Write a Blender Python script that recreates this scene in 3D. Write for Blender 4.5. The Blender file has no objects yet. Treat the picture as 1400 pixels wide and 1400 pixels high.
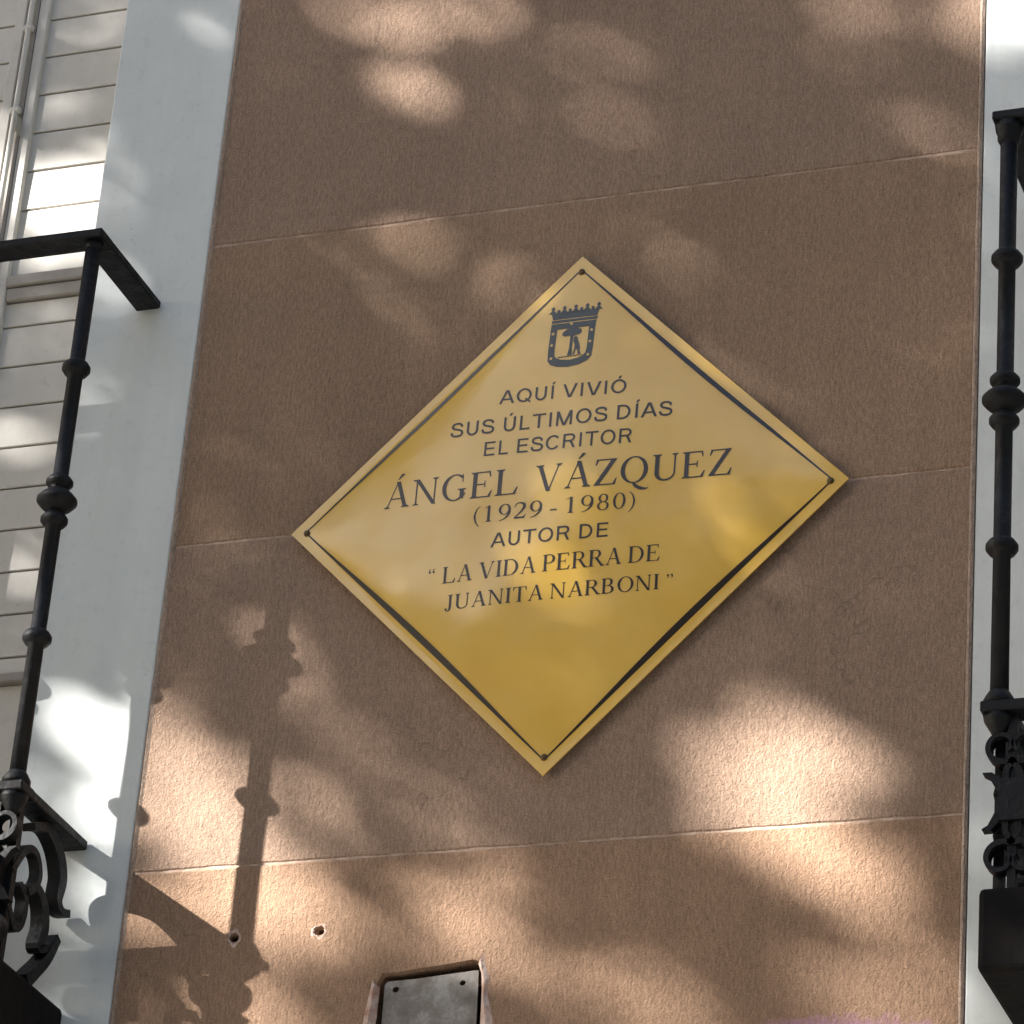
import bpy, bmesh, math, random
from mathutils import Vector, Matrix, noise
random.seed(7)
sc = bpy.context.scene
C = sc.collection
PI = math.pi

# ------------------------------------------------------------------ camera, world, sun, exposure
cam_d = bpy.data.cameras.new('camera'); cam = bpy.data.objects.new('camera', cam_d); C.objects.link(cam)
cam_d.sensor_width = 36.0; cam_d.lens = 5438.33 / 1400 * 36.0; cam_d.clip_start = 0.05; cam_d.clip_end = 2000
r_ = Vector((0.94058952, 0.33144185, 0.07374046)); u_ = Vector((0.09504737, -0.4655021, 0.87992829)); f_ = Vector((-0.32597139, 0.82064249, 0.46934907))
cam.matrix_world = Matrix(((r_.x, u_.x, -f_.x, 1.44103), (r_.y, u_.y, -f_.y, -3.78707), (r_.z, u_.z, -f_.z, 1.6), (0, 0, 0, 1)))
sc.camera = cam
SUN = Vector((-0.2225, -0.1616, 0.150)).normalized()          # towards the sun
world = bpy.data.worlds.new('World'); sc.world = world; world.use_nodes = True
wn = world.node_tree; bgn = wn.nodes['Background']
sky = wn.nodes.new('ShaderNodeTexSky'); sky.sky_type = 'NISHITA'; sky.sun_disc = False
sky.sun_elevation = math.asin(SUN.z); sky.sun_rotation = math.atan2(SUN.x, SUN.y)
sky.air_density = 1.0; sky.dust_density = 2.0
wn.links.new(sky.outputs[0], bgn.inputs[0]); bgn.inputs[1].default_value = 0.05
sd = bpy.data.lights.new('sun', 'SUN'); sd.energy = 5.0; sd.angle = math.radians(0.62); sd.color = (1.0, 0.962, 0.925)
so = bpy.data.objects.new('sun', sd); C.objects.link(so); so.location = (-8, -6, 8)
so.rotation_euler = SUN.to_track_quat('Z', 'Y').to_euler()
sc.view_settings.view_transform = 'Standard'; sc.view_settings.look = 'None'; sc.view_settings.gamma = 1
sc.view_settings.use_curve_mapping = False
sc.view_settings.exposure = 2.46

sc.render.engine = 'CYCLES'; sc.cycles.max_bounces = 5; sc.cycles.diffuse_bounces = 3; sc.cycles.glossy_bounces = 3

# ------------------------------------------------------------------ helpers
def link(o, parent=None):
    C.objects.link(o)
    if parent: o.parent = parent
    return o
def tag(o, label=None, cat=None, group=None, kind=None):
    if label: o['label'] = label
    if cat: o['category'] = cat
    if group: o['group'] = group
    if kind: o['kind'] = kind
    return o
def thing(name, label, cat, loc=(0, 0, 0), group=None):
    o = bpy.data.objects.new(name, None); o.location = loc; o.empty_display_size = .1
    link(o); return tag(o, label, cat, group)
def origin_of(parent):
    v = Vector((0, 0, 0)); p = parent
    while p: v += Vector(p.location); p = p.parent
    return v
def obj(name, bm, mat, parent=None, smooth=False):
    """links the bmesh (built in world coordinates) as one mesh object under parent"""
    me = bpy.data.meshes.new(name)
    bmesh.ops.recalc_face_normals(bm, faces=bm.faces)
    bmesh.ops.translate(bm, verts=bm.verts, vec=-origin_of(parent))
    bm.to_mesh(me); bm.free()
    if smooth:
        for p in me.polygons: p.use_smooth = True
    me.materials.append(mat)
    return link(bpy.data.objects.new(name, me), parent)
def copy_tree(o, parent=None):
    c = o.copy(); C.objects.link(c); c.parent = parent
    for ch in [x for x in bpy.data.objects if x.parent == o]: copy_tree(ch, c)
    return c
def bx(bm, x0, x1, y0, y1, z0, z1, bev=0.0, seg=1):
    vs = [bm.verts.new((x, y, z)) for x in (x0, x1) for y in (y0, y1) for z in (z0, z1)]
    fs = [(0, 1, 3, 2), (4, 6, 7, 5), (0, 4, 5, 1), (2, 3, 7, 6), (0, 2, 6, 4), (1, 5, 7, 3)]
    ff = [bm.faces.new([vs[i] for i in f]) for f in fs]
    if bev > 0:
        es = list({e for f in ff for e in f.edges})
        bmesh.ops.bevel(bm, geom=es, offset=bev, segments=seg, affect='EDGES', profile=.5)
    return vs
def box(*a, bev=0.0, seg=1):
    bm = bmesh.new(); bx(bm, *a, bev=bev, seg=seg); return bm
def lathe(bm, x, y, prof, n=20):
    rings = []
    for r, z in prof:
        rings.append([bm.verts.new((x + r * math.cos(2 * PI * k / n), y + r * math.sin(2 * PI * k / n), z)) for k in range(n)])
    for a, b in zip(rings, rings[1:]):
        for k in range(n): bm.faces.new((a[k], a[(k + 1) % n], b[(k + 1) % n], b[k]))
    bm.faces.new(rings[0][::-1]); bm.faces.new(rings[-1])
def prism(bm, pts, y0, y1):
    a = [bm.verts.new((p[0], y0, p[1])) for p in pts]; b = [bm.verts.new((p[0], y1, p[1])) for p in pts]
    bm.faces.new(a); bm.faces.new(b[::-1]); n = len(pts)
    for i in range(n): bm.faces.new((a[i], b[i], b[(i + 1) % n], a[(i + 1) % n]))
def ribbon(bm, pts, w, t, frame):
    """flat iron bar bent along 2-D pts; w = width across the plane, t = thickness in the plane; frame(a, b, c) -> world"""
    n = len(pts); L = []
    for i, p in enumerate(pts):
        q0 = Vector(pts[max(i - 1, 0)]); q1 = Vector(pts[min(i + 1, n - 1)]); d = (q1 - q0).normalized(); nn = Vector((-d.y, d.x))
        tt = t(i / (n - 1)) if callable(t) else t
        ww = w(i / (n - 1)) if callable(w) else w
        c = [Vector(p) + nn * tt / 2, Vector(p) - nn * tt / 2]
        L.append([bm.verts.new(frame(c[0].x, c[0].y, -ww / 2)), bm.verts.new(frame(c[0].x, c[0].y, ww / 2)),
                  bm.verts.new(frame(c[1].x, c[1].y, ww / 2)), bm.verts.new(frame(c[1].x, c[1].y, -ww / 2))])
    for a, b in zip(L, L[1:]):
        for k in range(4): bm.faces.new((a[k], a[(k + 1) % 4], b[(k + 1) % 4], b[k]))
    bm.faces.new(L[0]); bm.faces.new(L[-1][::-1])
def tube(bm, pts, rad, n=8):
    rings = []
    for i, p in enumerate(pts):
        p = Vector(p); d = (Vector(pts[min(i + 1, len(pts) - 1)]) - Vector(pts[max(i - 1, 0)])).normalized()
        a = d.orthogonal().normalized(); b = d.cross(a)
        if i and rings:
            a = (pa - d * pa.dot(d)).normalized(); b = d.cross(a)
        pa = a; r = rad[i] if isinstance(rad, (list, tuple)) else rad
        rings.append([bm.verts.new(p + (a * math.cos(2 * PI * k / n) + b * math.sin(2 * PI * k / n)) * r) for k in range(n)])
    for a, b in zip(rings, rings[1:]):
        for k in range(n): bm.faces.new((a[k], a[(k + 1) % n], b[(k + 1) % n], b[k]))
    bm.faces.new(rings[0][::-1]); bm.faces.new(rings[-1])

# ------------------------------------------------------------------ materials
def mat(name, col, rough=.6, spec=.5, metal=0.0, coat=0.0):
    m = bpy.data.materials.new(name); m.use_nodes = True; b = m.node_tree.nodes['Principled BSDF']
    b.inputs['Base Color'].default_value = (*col, 1); b.inputs['Roughness'].default_value = rough
    b.inputs['Specular IOR Level'].default_value = spec; b.inputs['Metallic'].default_value = metal
    b.inputs['Coat Weight'].default_value = coat
    return m, m.node_tree, b
def N(nt, t, **kw):
    n = nt.nodes.new(t)
    for k, v in kw.items(): setattr(n, k, v)
    return n
def geo_pos(nt): return N(nt, 'ShaderNodeNewGeometry').outputs['Position']
def tex(nt, kind, scale, detail=4, rough=.55, vec=None, out=None):
    n = N(nt, kind); n.inputs['Scale'].default_value = scale
    if 'Detail' in n.inputs: n.inputs['Detail'].default_value = detail; n.inputs['Roughness'].default_value = rough
    nt.links.new(vec if vec else geo_pos(nt), n.inputs['Vector'])
    return n.outputs[out or 0]
def ramp(nt, fac, stops):
    r = N(nt, 'ShaderNodeValToRGB'); el = r.color_ramp.elements
    while len(el) < len(stops): el.new(.5)
    for e, (p, c) in zip(el, stops):
        e.position = p; e.color = (*c, 1) if len(c) == 3 else c
    nt.links.new(fac, r.inputs[0]); return r.outputs[0]
def mix(nt, fac, a, b, mode='MIX'):
    m = N(nt, 'ShaderNodeMix', data_type='RGBA', blend_type=mode)
    if isinstance(fac, (int, float)): m.inputs[0].default_value = fac
    else: nt.links.new(fac, m.inputs[0])
    for s, v in ((6, a), (7, b)):
        if isinstance(v, tuple): m.inputs[s].default_value = (*v, 1)
        else: nt.links.new(v, m.inputs[s])
    return m.outputs[2]
def bump(nt, b, h, strength, dist, prev=None):
    n = N(nt, 'ShaderNodeBump'); n.inputs['Strength'].default_value = strength; n.inputs['Distance'].default_value = dist
    nt.links.new(h, n.inputs['Height'])
    if prev: nt.links.new(prev, n.inputs['Normal'])
    if b: nt.links.new(n.outputs[0], b.inputs['Normal'])
    return n.outputs[0]
def mapping(nt, scale):
    mp = N(nt, 'ShaderNodeMapping'); mp.inputs['Scale'].default_value = scale
    nt.links.new(geo_pos(nt), mp.inputs['Vector']); return mp.outputs[0]

def stucco(name='brown_stucco', base=(.350, .236, .158), pink_patch=False):
    m, nt, b = mat(name, base, .92, .25)
    g1 = tex(nt, 'ShaderNodeTexNoise', 520, 3, .75); g2 = tex(nt, 'ShaderNodeTexNoise', 190, 2, .5); g3 = tex(nt, 'ShaderNodeTexVoronoi', 420, out='Distance'); lo = tex(nt, 'ShaderNodeTexNoise', 3.2, 5, .6)
    d = tuple(c * .50 for c in base); l = tuple(min(1, c * 1.38) for c in base)
    c = ramp(nt, g1, [(.34, d), (.46, base), (.56, base), (.68, l)])
    c2 = ramp(nt, lo, [(.3, (.86, .86, .85)), (.7, (1.08, 1.07, 1.06))])
    c2 = mix(nt, 1.0, c2, ramp(nt, tex(nt, 'ShaderNodeTexNoise', 1, 4, .6, vec=mapping(nt, (60, 60, 3.5))), [(.3, (.93, .925, .92)), (.65, (1.04, 1.04, 1.04))]), 'MULTIPLY')
    c2 = mix(nt, 1.0, c2, ramp(nt, tex(nt, 'ShaderNodeTexNoise', 1, 3, .6, vec=mapping(nt, (330, 330, 90))), [(.36, (.80, .79, .78)), (.62, (1.09, 1.09, 1.09))]), 'MULTIPLY')
    c = mix(nt, 1.0, c, c2, 'MULTIPLY')
    pits = tex(nt, 'ShaderNodeTexVoronoi', 130, out='Distance')
    pm = ramp(nt, pits, [(.06, (.62, .55, .5)), (.17, (1, 1, 1))])
    lp = tex(nt, 'ShaderNodeTexNoise', 28, 2)
    pmix = ramp(nt, lp, [(.48, (0, 0, 0)), (.6, (1, 1, 1))])
    c = mix(nt, pmix, c, mix(nt, 1.0, c, pm, 'MULTIPLY'))
    wob = tex(nt, 'ShaderNodeTexNoise', 5, 4, .7, out='Color')
    wv_ = N(nt, 'ShaderNodeVectorMath', operation='MULTIPLY_ADD'); nt.links.new(wob, wv_.inputs[0]); wv_.inputs[1].default_value = (.22, .22, .22); nt.links.new(geo_pos(nt), wv_.inputs[2])
    vr = N(nt, 'ShaderNodeTexVoronoi', feature='DISTANCE_TO_EDGE'); vr.inputs['Scale'].default_value = 2.1; nt.links.new(wv_.outputs[0], vr.inputs['Vector'])
    cr = ramp(nt, vr.outputs['Distance'], [(.0012, (1, 1, 1)), (.0035, (0, 0, 0))])
    cm = mix(nt, 1.0, cr, ramp(nt, tex(nt, 'ShaderNodeTexNoise', 2.3, 3), [(.53, (0, 0, 0)), (.6, (.6, .6, .6))]), 'MULTIPLY')
    c = mix(nt, cm, c, tuple(x * .45 for x in base))          # a few hairline cracks
    blot = ramp(nt, tex(nt, 'ShaderNodeTexNoise', 11, 7, .75), [(.57, (0, 0, 0)), (.72, (.4, .4, .4))])
    c = mix(nt, blot, c, tuple(x * .72 for x in base))
    if pink_patch:          # pink patch with a noisy edge, mixed into the colour low on the wall
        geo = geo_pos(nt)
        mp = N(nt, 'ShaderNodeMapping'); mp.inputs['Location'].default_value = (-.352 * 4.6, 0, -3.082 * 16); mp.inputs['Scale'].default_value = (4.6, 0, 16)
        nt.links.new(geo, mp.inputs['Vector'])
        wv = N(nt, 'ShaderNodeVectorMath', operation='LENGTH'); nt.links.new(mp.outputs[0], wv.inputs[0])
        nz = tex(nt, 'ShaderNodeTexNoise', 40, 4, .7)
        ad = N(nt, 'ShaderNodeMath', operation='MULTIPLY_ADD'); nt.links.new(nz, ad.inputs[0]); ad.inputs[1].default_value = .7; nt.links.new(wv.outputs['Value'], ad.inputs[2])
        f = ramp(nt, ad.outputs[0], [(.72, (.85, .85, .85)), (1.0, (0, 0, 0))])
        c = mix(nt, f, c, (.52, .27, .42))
    nt.links.new(c, b.inputs['Base Color'])
    n1 = bump(nt, None, g1, .7, .0022); n2 = bump(nt, None, g3, .5, .0016, n1); n2 = bump(nt, None, g2, .08, .003, n2)
    bump(nt, b, pits, .35, .002, n2)
    return m
M = {}
M['stucco'] = stucco(); M['stucco_grey'] = stucco('greyer_brown_stucco', (.352, .243, .174)); M['stucco_pink_patch'] = stucco('warm_brown_stucco_with_pink_patch', (.362, .233, .152), pink_patch=True)
M['arris'] = stucco('pale_stucco_edge', (.42, .32, .25))
m, nt, b = mat('mortar', (.52, .40, .31), .95, .2); c = ramp(nt, tex(nt, 'ShaderNodeTexNoise', 34, 4, .8), [(.40, (.33, .235, .175)), (.6, (.50, .375, .295))]); nt.links.new(c, b.inputs['Base Color']); bump(nt, b, tex(nt, 'ShaderNodeTexNoise', 300), .5, .002); M['mortar'] = m
def white(name, base, rough=.55, dirt=.12, spec=.4):
    m, nt, b = mat(name, base, rough, spec)
    lo = tex(nt, 'ShaderNodeTexNoise', 5, 6, .65); hi = tex(nt, 'ShaderNodeTexNoise', 60, 4, .7)
    c = ramp(nt, lo, [(.3, tuple(x * (1 - dirt) for x in base)), (.65, base)])
    c2 = ramp(nt, hi, [(.28, (1 - dirt * .8,) * 3), (.45, (1, 1, 1))])
    nt.links.new(mix(nt, 1.0, c, c2, 'MULTIPLY'), b.inputs['Base Color'])
    ch = ramp(nt, tex(nt, 'ShaderNodeTexNoise', 17, 8, .8), [(.635, (0, 0, 0)), (.66, (.55, .55, .55))])
    st_ = ramp(nt, tex(nt, 'ShaderNodeTexNoise', 1, 5, .65, vec=mapping(nt, (34, 34, 1.6))), [(.35, (.965, .96, .95)), (.62, (1.01, 1.01, 1.01))])
    c3 = mix(nt, 1.0, mix(nt, 1.0, c, c2, 'MULTIPLY'), st_, 'MULTIPLY')
    nt.links.new(mix(nt, ch, c3, tuple(x * .62 for x in base)), b.inputs['Base Color'])
    bump(nt, b, hi, .25, .0015)
    return m
M['white'] = white('white_painted_render', (.67, .705, .685), .6)
M['cream'] = white('cream_shutter_paint', (.66, .63, .565), .5, .12)
M['back'] = mat('dark_board_backing', (.10, .085, .07), .9)[0]
M['cream_shadow'] = white('weathered_cream_in_shade', (.38, .35, .31), .6, .2)  # shutter cream with shade put into its colour, plus heavier dirt
m, nt, b = mat('black_iron_paint', (.003, .0035, .0045), .4, .25); r = ramp(nt, tex(nt, 'ShaderNodeTexNoise', 45, 5, .7), [(.3, (.42,) * 3), (.7, (.7,) * 3)]); nt.links.new(r, b.inputs['Roughness']); bump(nt, b, tex(nt, 'ShaderNodeTexNoise', 75, 5, .65), .6, .0028)
c = ramp(nt, tex(nt, 'ShaderNodeTexNoise', 38, 5, .7), [(.60, (.003, .0035, .0045)), (.70, (.014, .009, .006))]); nt.links.new(c, b.inputs['Base Color']); M['iron'] = m
m, nt, b = mat('dark_slab_paint', (.003, .003, .003), .75, .12); bump(nt, b, tex(nt, 'ShaderNodeTexNoise', 70, 5, .7), .5, .003); c = ramp(nt, tex(nt, 'ShaderNodeTexNoise', 22, 5, .7), [(.4, (.0028, .0028, .0028)), (.75, (.009, .007, .006))]); nt.links.new(c, b.inputs['Base Color']); M['slab'] = m
m, nt, b = mat('yellow_enamel', (.64, .395, .08), .13, .5, 0, .35)
c = ramp(nt, tex(nt, 'ShaderNodeTexNoise', 7, 4, .6), [(.35, (.69, .425, .080)), (.65, (.74, .475, .105))]); nt.links.new(c, b.inputs['Base Color']); b.inputs['Coat Roughness'].default_value = .08
bump(nt, b, tex(nt, 'ShaderNodeTexNoise', 7, 1.5, .5), .6, .006)
r = ramp(nt, tex(nt, 'ShaderNodeTexNoise', 24, 6, .7), [(.35, (.08,) * 3), (.7, (.22,) * 3)]); nt.links.new(r, b.inputs['Roughness']); M['enamel'] = m
m, nt, b = mat('plaque_edge', (.42, .22, .05), .5); M['plaque_edge'] = m
m, nt, b = mat('black_enamel', (.03, .022, .018), .25, .5); M['ink'] = m
m, nt, b = mat('green_black_enamel', (.03, .038, .034), .25, .5); M['emblem'] = m
m, nt, b = mat('brown_screw', (.10, .06, .02), .45, .5, .6); M['screw'] = m
m, nt, b = mat('galvanised_plate', (.27, .27, .26), .5, .5, .35)
c = ramp(nt, tex(nt, 'ShaderNodeTexNoise', 34, 6, .7), [(.3, (.10, .085, .07)), (.5, (.19, .175, .155)), (.72, (.36, .355, .34))]); nt.links.new(c, b.inputs['Base Color']); bump(nt, b, tex(nt, 'ShaderNodeTexNoise', 60, 5), .3, .002); M['plate'] = m
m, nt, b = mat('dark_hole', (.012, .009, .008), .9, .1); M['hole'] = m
m, nt, b = mat('raw_plaster', (.5, .36, .3), .95, .2); c = ramp(nt, tex(nt, 'ShaderNodeTexNoise', 55, 5, .7), [(.35, (.36, .2, .14)), (.6, (.58, .47, .41))]); nt.links.new(c, b.inputs['Base Color']); bump(nt, b, tex(nt, 'ShaderNodeTexNoise', 120, 5), .7, .004); M['plaster'] = m
m, nt, b = mat('rusty_lining', (.16, .07, .04), .9, .2); c = ramp(nt, tex(nt, 'ShaderNodeTexNoise', 60, 5, .7), [(.35, (.09, .04, .03)), (.65, (.28, .13, .08))]); nt.links.new(c, b.inputs['Base Color']); M['rust'] = m
m, nt, b = mat('bark', (.12, .10, .08), .9, .2); c = ramp(nt, tex(nt, 'ShaderNodeTexNoise', 9, 6, .7), [(.35, (.07, .055, .04)), (.65, (.20, .18, .14))]); nt.links.new(c, b.inputs['Base Color']); bump(nt, b, tex(nt, 'ShaderNodeTexNoise', 14, 6, .7), .8, .03); M['bark'] = m
m, nt, b = mat('green_leaf', (.07, .11, .03), .5, .4)
c = ramp(nt, tex(nt, 'ShaderNodeTexNoise', 1.7, 3), [(.35, (.05, .085, .022)), (.65, (.09, .13, .04))]); nt.links.new(c, b.inputs['Base Color']); M['leaf'] = m
m, nt, b = mat('asphalt', (.05, .05, .052), .9, .3); bump(nt, b, tex(nt, 'ShaderNodeTexNoise', 90, 4), .5, .01); M['asphalt'] = m
m, nt, b = mat('pavement_stone', (.19, .18, .165), .85, .3); c = ramp(nt, tex(nt, 'ShaderNodeTexNoise', 4, 6, .7), [(.35, (.15, .14, .13)), (.65, (.21, .20, .18))]); nt.links.new(c, b.inputs['Base Color']); bump(nt, b, tex(nt, 'ShaderNodeTexNoise', 60, 4), .4, .005); M['pavement'] = m
m, nt, b = mat('dry_ground', (.2, .18, .14), .95, .2); c = ramp(nt, tex(nt, 'ShaderNodeTexNoise', .3, 6, .7), [(.35, (.16, .15, .12)), (.65, (.25, .22, .17))]); nt.links.new(c, b.inputs['Base Color']); M['ground'] = m
m, nt, b = mat('granite_plinth', (.3, .29, .28), .7, .3); c = ramp(nt, tex(nt, 'ShaderNodeTexNoise', 70, 5, .8), [(.35, (.2, .19, .185)), (.65, (.36, .35, .34))]); nt.links.new(c, b.inputs['Base Color']); M['granite'] = m
m, nt, b = mat('ochre_render', (.45, .36, .25), .9, .2); c = ramp(nt, tex(nt, 'ShaderNodeTexNoise', .8, 6, .7), [(.35, (.38, .30, .21)), (.65, (.48, .39, .28))]); nt.links.new(c, b.inputs['Base Color']); M['ochre'] = m
m, nt, b = mat('window_glass', (.02, .025, .03), .06, .6); M['glass'] = m

# ------------------------------------------------------------------ ground, pavement, kerb, road
gb = bmesh.new(); v = [gb.verts.new(p) for p in ((-400, -400, -.12), (400, -400, -.12), (400, 400, -.12), (-400, 400, -.12))]; gb.faces.new(v)
tag(obj('ground', gb, M['ground']), kind='structure')
tag(obj('pavement', box(-40, 40, -4.8, .3, -.2, 0, bev=.004), M['pavement']), kind='structure')
tag(obj('kerb', box(-40, 40, -4.96, -4.803, -.2, .006, bev=.012), M['granite']), kind='structure')
tag(obj('road', box(-40, 40, -12.2, -4.963, -.2, -.11), M['asphalt']), kind='structure')
tag(obj('far_pavement', box(-40, 40, -15.99, -12.203, -.2, 0, bev=.01), M['pavement']), kind='structure')

# ------------------------------------------------------------------ brown stucco wall: panels between horizontal joints
XL, XR = -.4974, .4862
Z0, S = 4.1877, .4229
GAP = .0020
def jitter_line(x0, x1, z, n, amp, seed):
    out = []
    for i in range(n + 1):
        x = x0 + (x1 - x0) * i / n
        out.append((x, z + amp * (noise.noise(Vector((x * 30, z * 7, seed))) + .6 * noise.noise(Vector((x * 120, z * 7, seed + 3))))))
    return out
def panel_bm(x0, x1, z0, z1, y0=0.0, y1=.05, seed=0.0, n=110):
    bm = bmesh.new()
    bot = jitter_line(x0, x1, z0, n, .0011, seed); top = jitter_line(x0, x1, z1, n, .0011, seed + 9)
    A = [[], []]; 
    for (x, zb), (_, zt) in zip(bot, top):
        # rounded lips: front ring set back a little at the joint
        A[0].append([bm.verts.new((x, y0 + .0016, zb)), bm.verts.new((x, y0, zb + .002)), bm.verts.new((x, y0, zt - .002)), bm.verts.new((x, y0 + .0016, zt)), bm.verts.new((x, y1, zt)), bm.verts.new((x, y1, zb))])
    for a, b_ in zip(A[0], A[0][1:]):
        for k in range(6): bm.faces.new((a[k], a[(k + 1) % 6], b_[(k + 1) % 6], b_[k]))
    bm.faces.new(A[0][0]); bm.faces.new(A[0][-1][::-1])
    return bm
def cut(o, cutters):
    """boolean-subtract the cutter bmeshes (given in world coordinates) from object o and keep the result as its mesh"""
    org = Vector(o.parent.location) if o.parent else Vector((0, 0, 0))
    tmp = []
    for cb in cutters:
        me = bpy.data.meshes.new('cut'); bmesh.ops.recalc_face_normals(cb, faces=cb.faces); bmesh.ops.translate(cb, verts=cb.verts, vec=-org); cb.to_mesh(me); cb.free()
        co = bpy.data.objects.new('cut', me); C.objects.link(co); co.parent = o.parent; tmp.append(co)
        md = o.modifiers.new('b', 'BOOLEAN'); md.operation = 'DIFFERENCE'; md.solver = 'EXACT'; md.object = co
    bpy.context.view_layer.update()
    dg = bpy.context.evaluated_depsgraph_get()
    me = bpy.data.meshes.new_from_object(o.evaluated_get(dg)); o.modifiers.clear(); o.data = me
    for t in tmp: bpy.data.objects.remove(t)
wall = thing('stucco_wall', 'brown stucco wall pier with thin horizontal joints, carrying the yellow diamond plaque', 'wall', (0, 0, 0))
zs = [.62, 1.2276 - .0] 
levels = [.60] + [Z0 - S * k for k in range(8, -9, -1) if Z0 - S * k > .7 and Z0 - S * k < 7.4] + [7.5]
BORE = [(-.3551, 3.2539, .0048, .0056), (-.2513, 3.255, .0034, .0062)]
NX0, NX1, NZ0, NZ1 = -.1745, -.0475, 2.98, 3.1985
niche = [(-.186, 2.985), (-.183, 3.06), (-.184, 3.11), (-.180, 3.15), (-.1775, 3.186), (-.171, 3.200), (-.150, 3.2005), (-.125, 3.2035), (-.095, 3.206), (-.066, 3.2095), (-.0565, 3.207), (-.053, 3.195), (-.0495, 3.18), (-.049, 3.16), (-.045, 3.13), (-.046, 3.10), (-.043, 3.05), (-.044, 2.99), (-.10, 2.98)]
for i, (a, b_) in enumerate(zip(levels, levels[1:])):
    has = a < 3.2 < b_
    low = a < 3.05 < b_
    p = obj('panel', panel_bm(XL + .0065, XR - .0065, a + (GAP / 2 if i else 0), b_ - GAP / 2, seed=i * 1.7), M['stucco_pink_patch'] if low else (M['stucco_grey'] if 3.2 < a < 3.5 or a > 4.1 else M['stucco']), wall)
    if has:
        cs = []
        for (hx, hz, r0, r1) in BORE:
            cb = bmesh.new(); n = 18; prof = [(r1 * 1.35, -.002), (r1, .0015), (r0, .004), (r0 * .8, .03)]
            rings = [[cb.verts.new((hx + r * (1 + .12 * math.sin(3 * t + hx * 90)) * math.cos(t), y, hz + r * (1 + .12 * math.sin(2 * t + 1)) * math.sin(t))) for t in [2 * PI * k / n for k in range(n)]] for r, y in prof]
            for q, w in zip(rings, rings[1:]):
                for k in range(n): cb.faces.new((q[k], q[(k + 1) % n], w[(k + 1) % n], w[k]))
            cb.faces.new(rings[0]); cb.faces.new(rings[-1][::-1]); cs.append(cb)
        cb = bmesh.new(); prism(cb, niche, -.01, .045); cs.append(cb)
        cut(p, cs)
    if i:   # mortar in the joint
        bm = bmesh.new(); nn = 200
        rows = []
        for k in range(nn + 1):
            x = XL + .0065 + (XR - XL - .013) * k / nn
            w = .5 + .5 * noise.noise(Vector((x * 14, a * 3, 1.0))); y = .0007 + .0013 * max(0, min(1, w))
            rows.append([bm.verts.new((x, y, a - .004)), bm.verts.new((x, y, a + .004)), bm.verts.new((x, .049, a + .004)), bm.verts.new((x, .049, a - .004))])
        for q, w in zip(rows, rows[1:]):
            for k in range(4): bm.faces.new((q[k], q[(k + 1) % 4], w[(k + 1) % 4], w[k]))
        obj('mortar_joint', bm, M['mortar'], wall)
for (x0, x1) in ((XL, XL + .0062), (XR - .0062, XR)):
    bm = bmesh.new(); n = 900; rows = []
    for k in range(n + 1):
        z = .6 + 6.9 * k / n; j = .0009 * noise.noise(Vector((x0 * 5, 0, z * 9))); w_ = .0011 * noise.noise(Vector((x0 * 5, 3, z * 14))) + .0006 * noise.noise(Vector((x0 * 5, 3, z * 60)))
        rows.append([bm.verts.new((x0 + (w_ if x0 < 0 else 0), .0002, z)), bm.verts.new(((x0 + x1) / 2 + w_, -.0012 + j, z)), bm.verts.new((x1, .0002, z)), bm.verts.new((x1, .05, z)), bm.verts.new((x0, .05, z))])
    for q, w in zip(rows, rows[1:]):
        for k in range(5): bm.faces.new((q[k], q[(k + 1) % 5], w[(k + 1) % 5], w[k]))
    obj('corner_bead', bm, M['arris'], wall)
for (hx, hz, r0, r1) in BORE:        # pale plaster smear round each drilled hole + dark bottom
    bm = bmesh.new(); n = 22; cx = hx + .0
    inner = []; mid = []; outer = []
    for k in range(n):
        t = 2 * PI * k / n; w = 1 + .55 * noise.noise(Vector((math.cos(t) * 1.6, math.sin(t) * 1.6, hx * 50))) + .2 * noise.noise(Vector((math.cos(t) * 6, math.sin(t) * 6, hx)))
        inner.append(bm.verts.new((hx + r1 * 1.02 * math.cos(t), .0006, hz + r1 * 1.02 * math.sin(t))))
        mid.append(bm.verts.new((hx + r1 * 1.25 * w * math.cos(t), -.0012, hz + r1 * 1.25 * w * math.sin(t))))
        outer.append(bm.verts.new((hx + r1 * 1.7 * w * math.cos(t), .0006, hz + r1 * 1.7 * w * math.sin(t))))
    for q, w in ((inner, mid), (mid, outer)):
        for k in range(n): bm.faces.new((q[k], q[(k + 1) % n], w[(k + 1) % n], w[k]))
    o = obj('plaster_rim', bm, M['plaster'], wall, True)
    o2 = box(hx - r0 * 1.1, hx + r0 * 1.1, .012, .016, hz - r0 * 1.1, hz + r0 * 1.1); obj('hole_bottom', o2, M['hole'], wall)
# side faces of the wall behind (masonry core) so that the building is solid
core = bmesh.new(); bx(core, -9, -1.872, .052, .4, .6, 7.5); bx(core, -.6645, .6545, .095, .4, .6, 7.5); bx(core, 1.862, 9, .052, .4, .6, 7.5)
bx(core, -1.87, -.6665, .17, .4, 5.502, 7.5); bx(core, .6565, 1.86, .17, .4, 5.502, 7.5); bx(core, -1.87, -.6665, .17, .4, .6, 3.12); bx(core, .6565, 1.86, .17, .4, .6, 3.12)
obj('masonry_core', core, M['ochre'], wall)
obj('plinth', box(-9, 9, -.03, .4, -.1, .598, bev=.006), M['granite'], wall)
obj('cornice', box(-9, 9, -.25, .4, 7.502, 7.75, bev=.03, seg=3), M['white'], wall)
lin = box(NX0 - .02, NX1 + .02, .0452, .0495, 2.95, 3.23); obj('niche_back', lin, M['rust'], wall)
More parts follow.
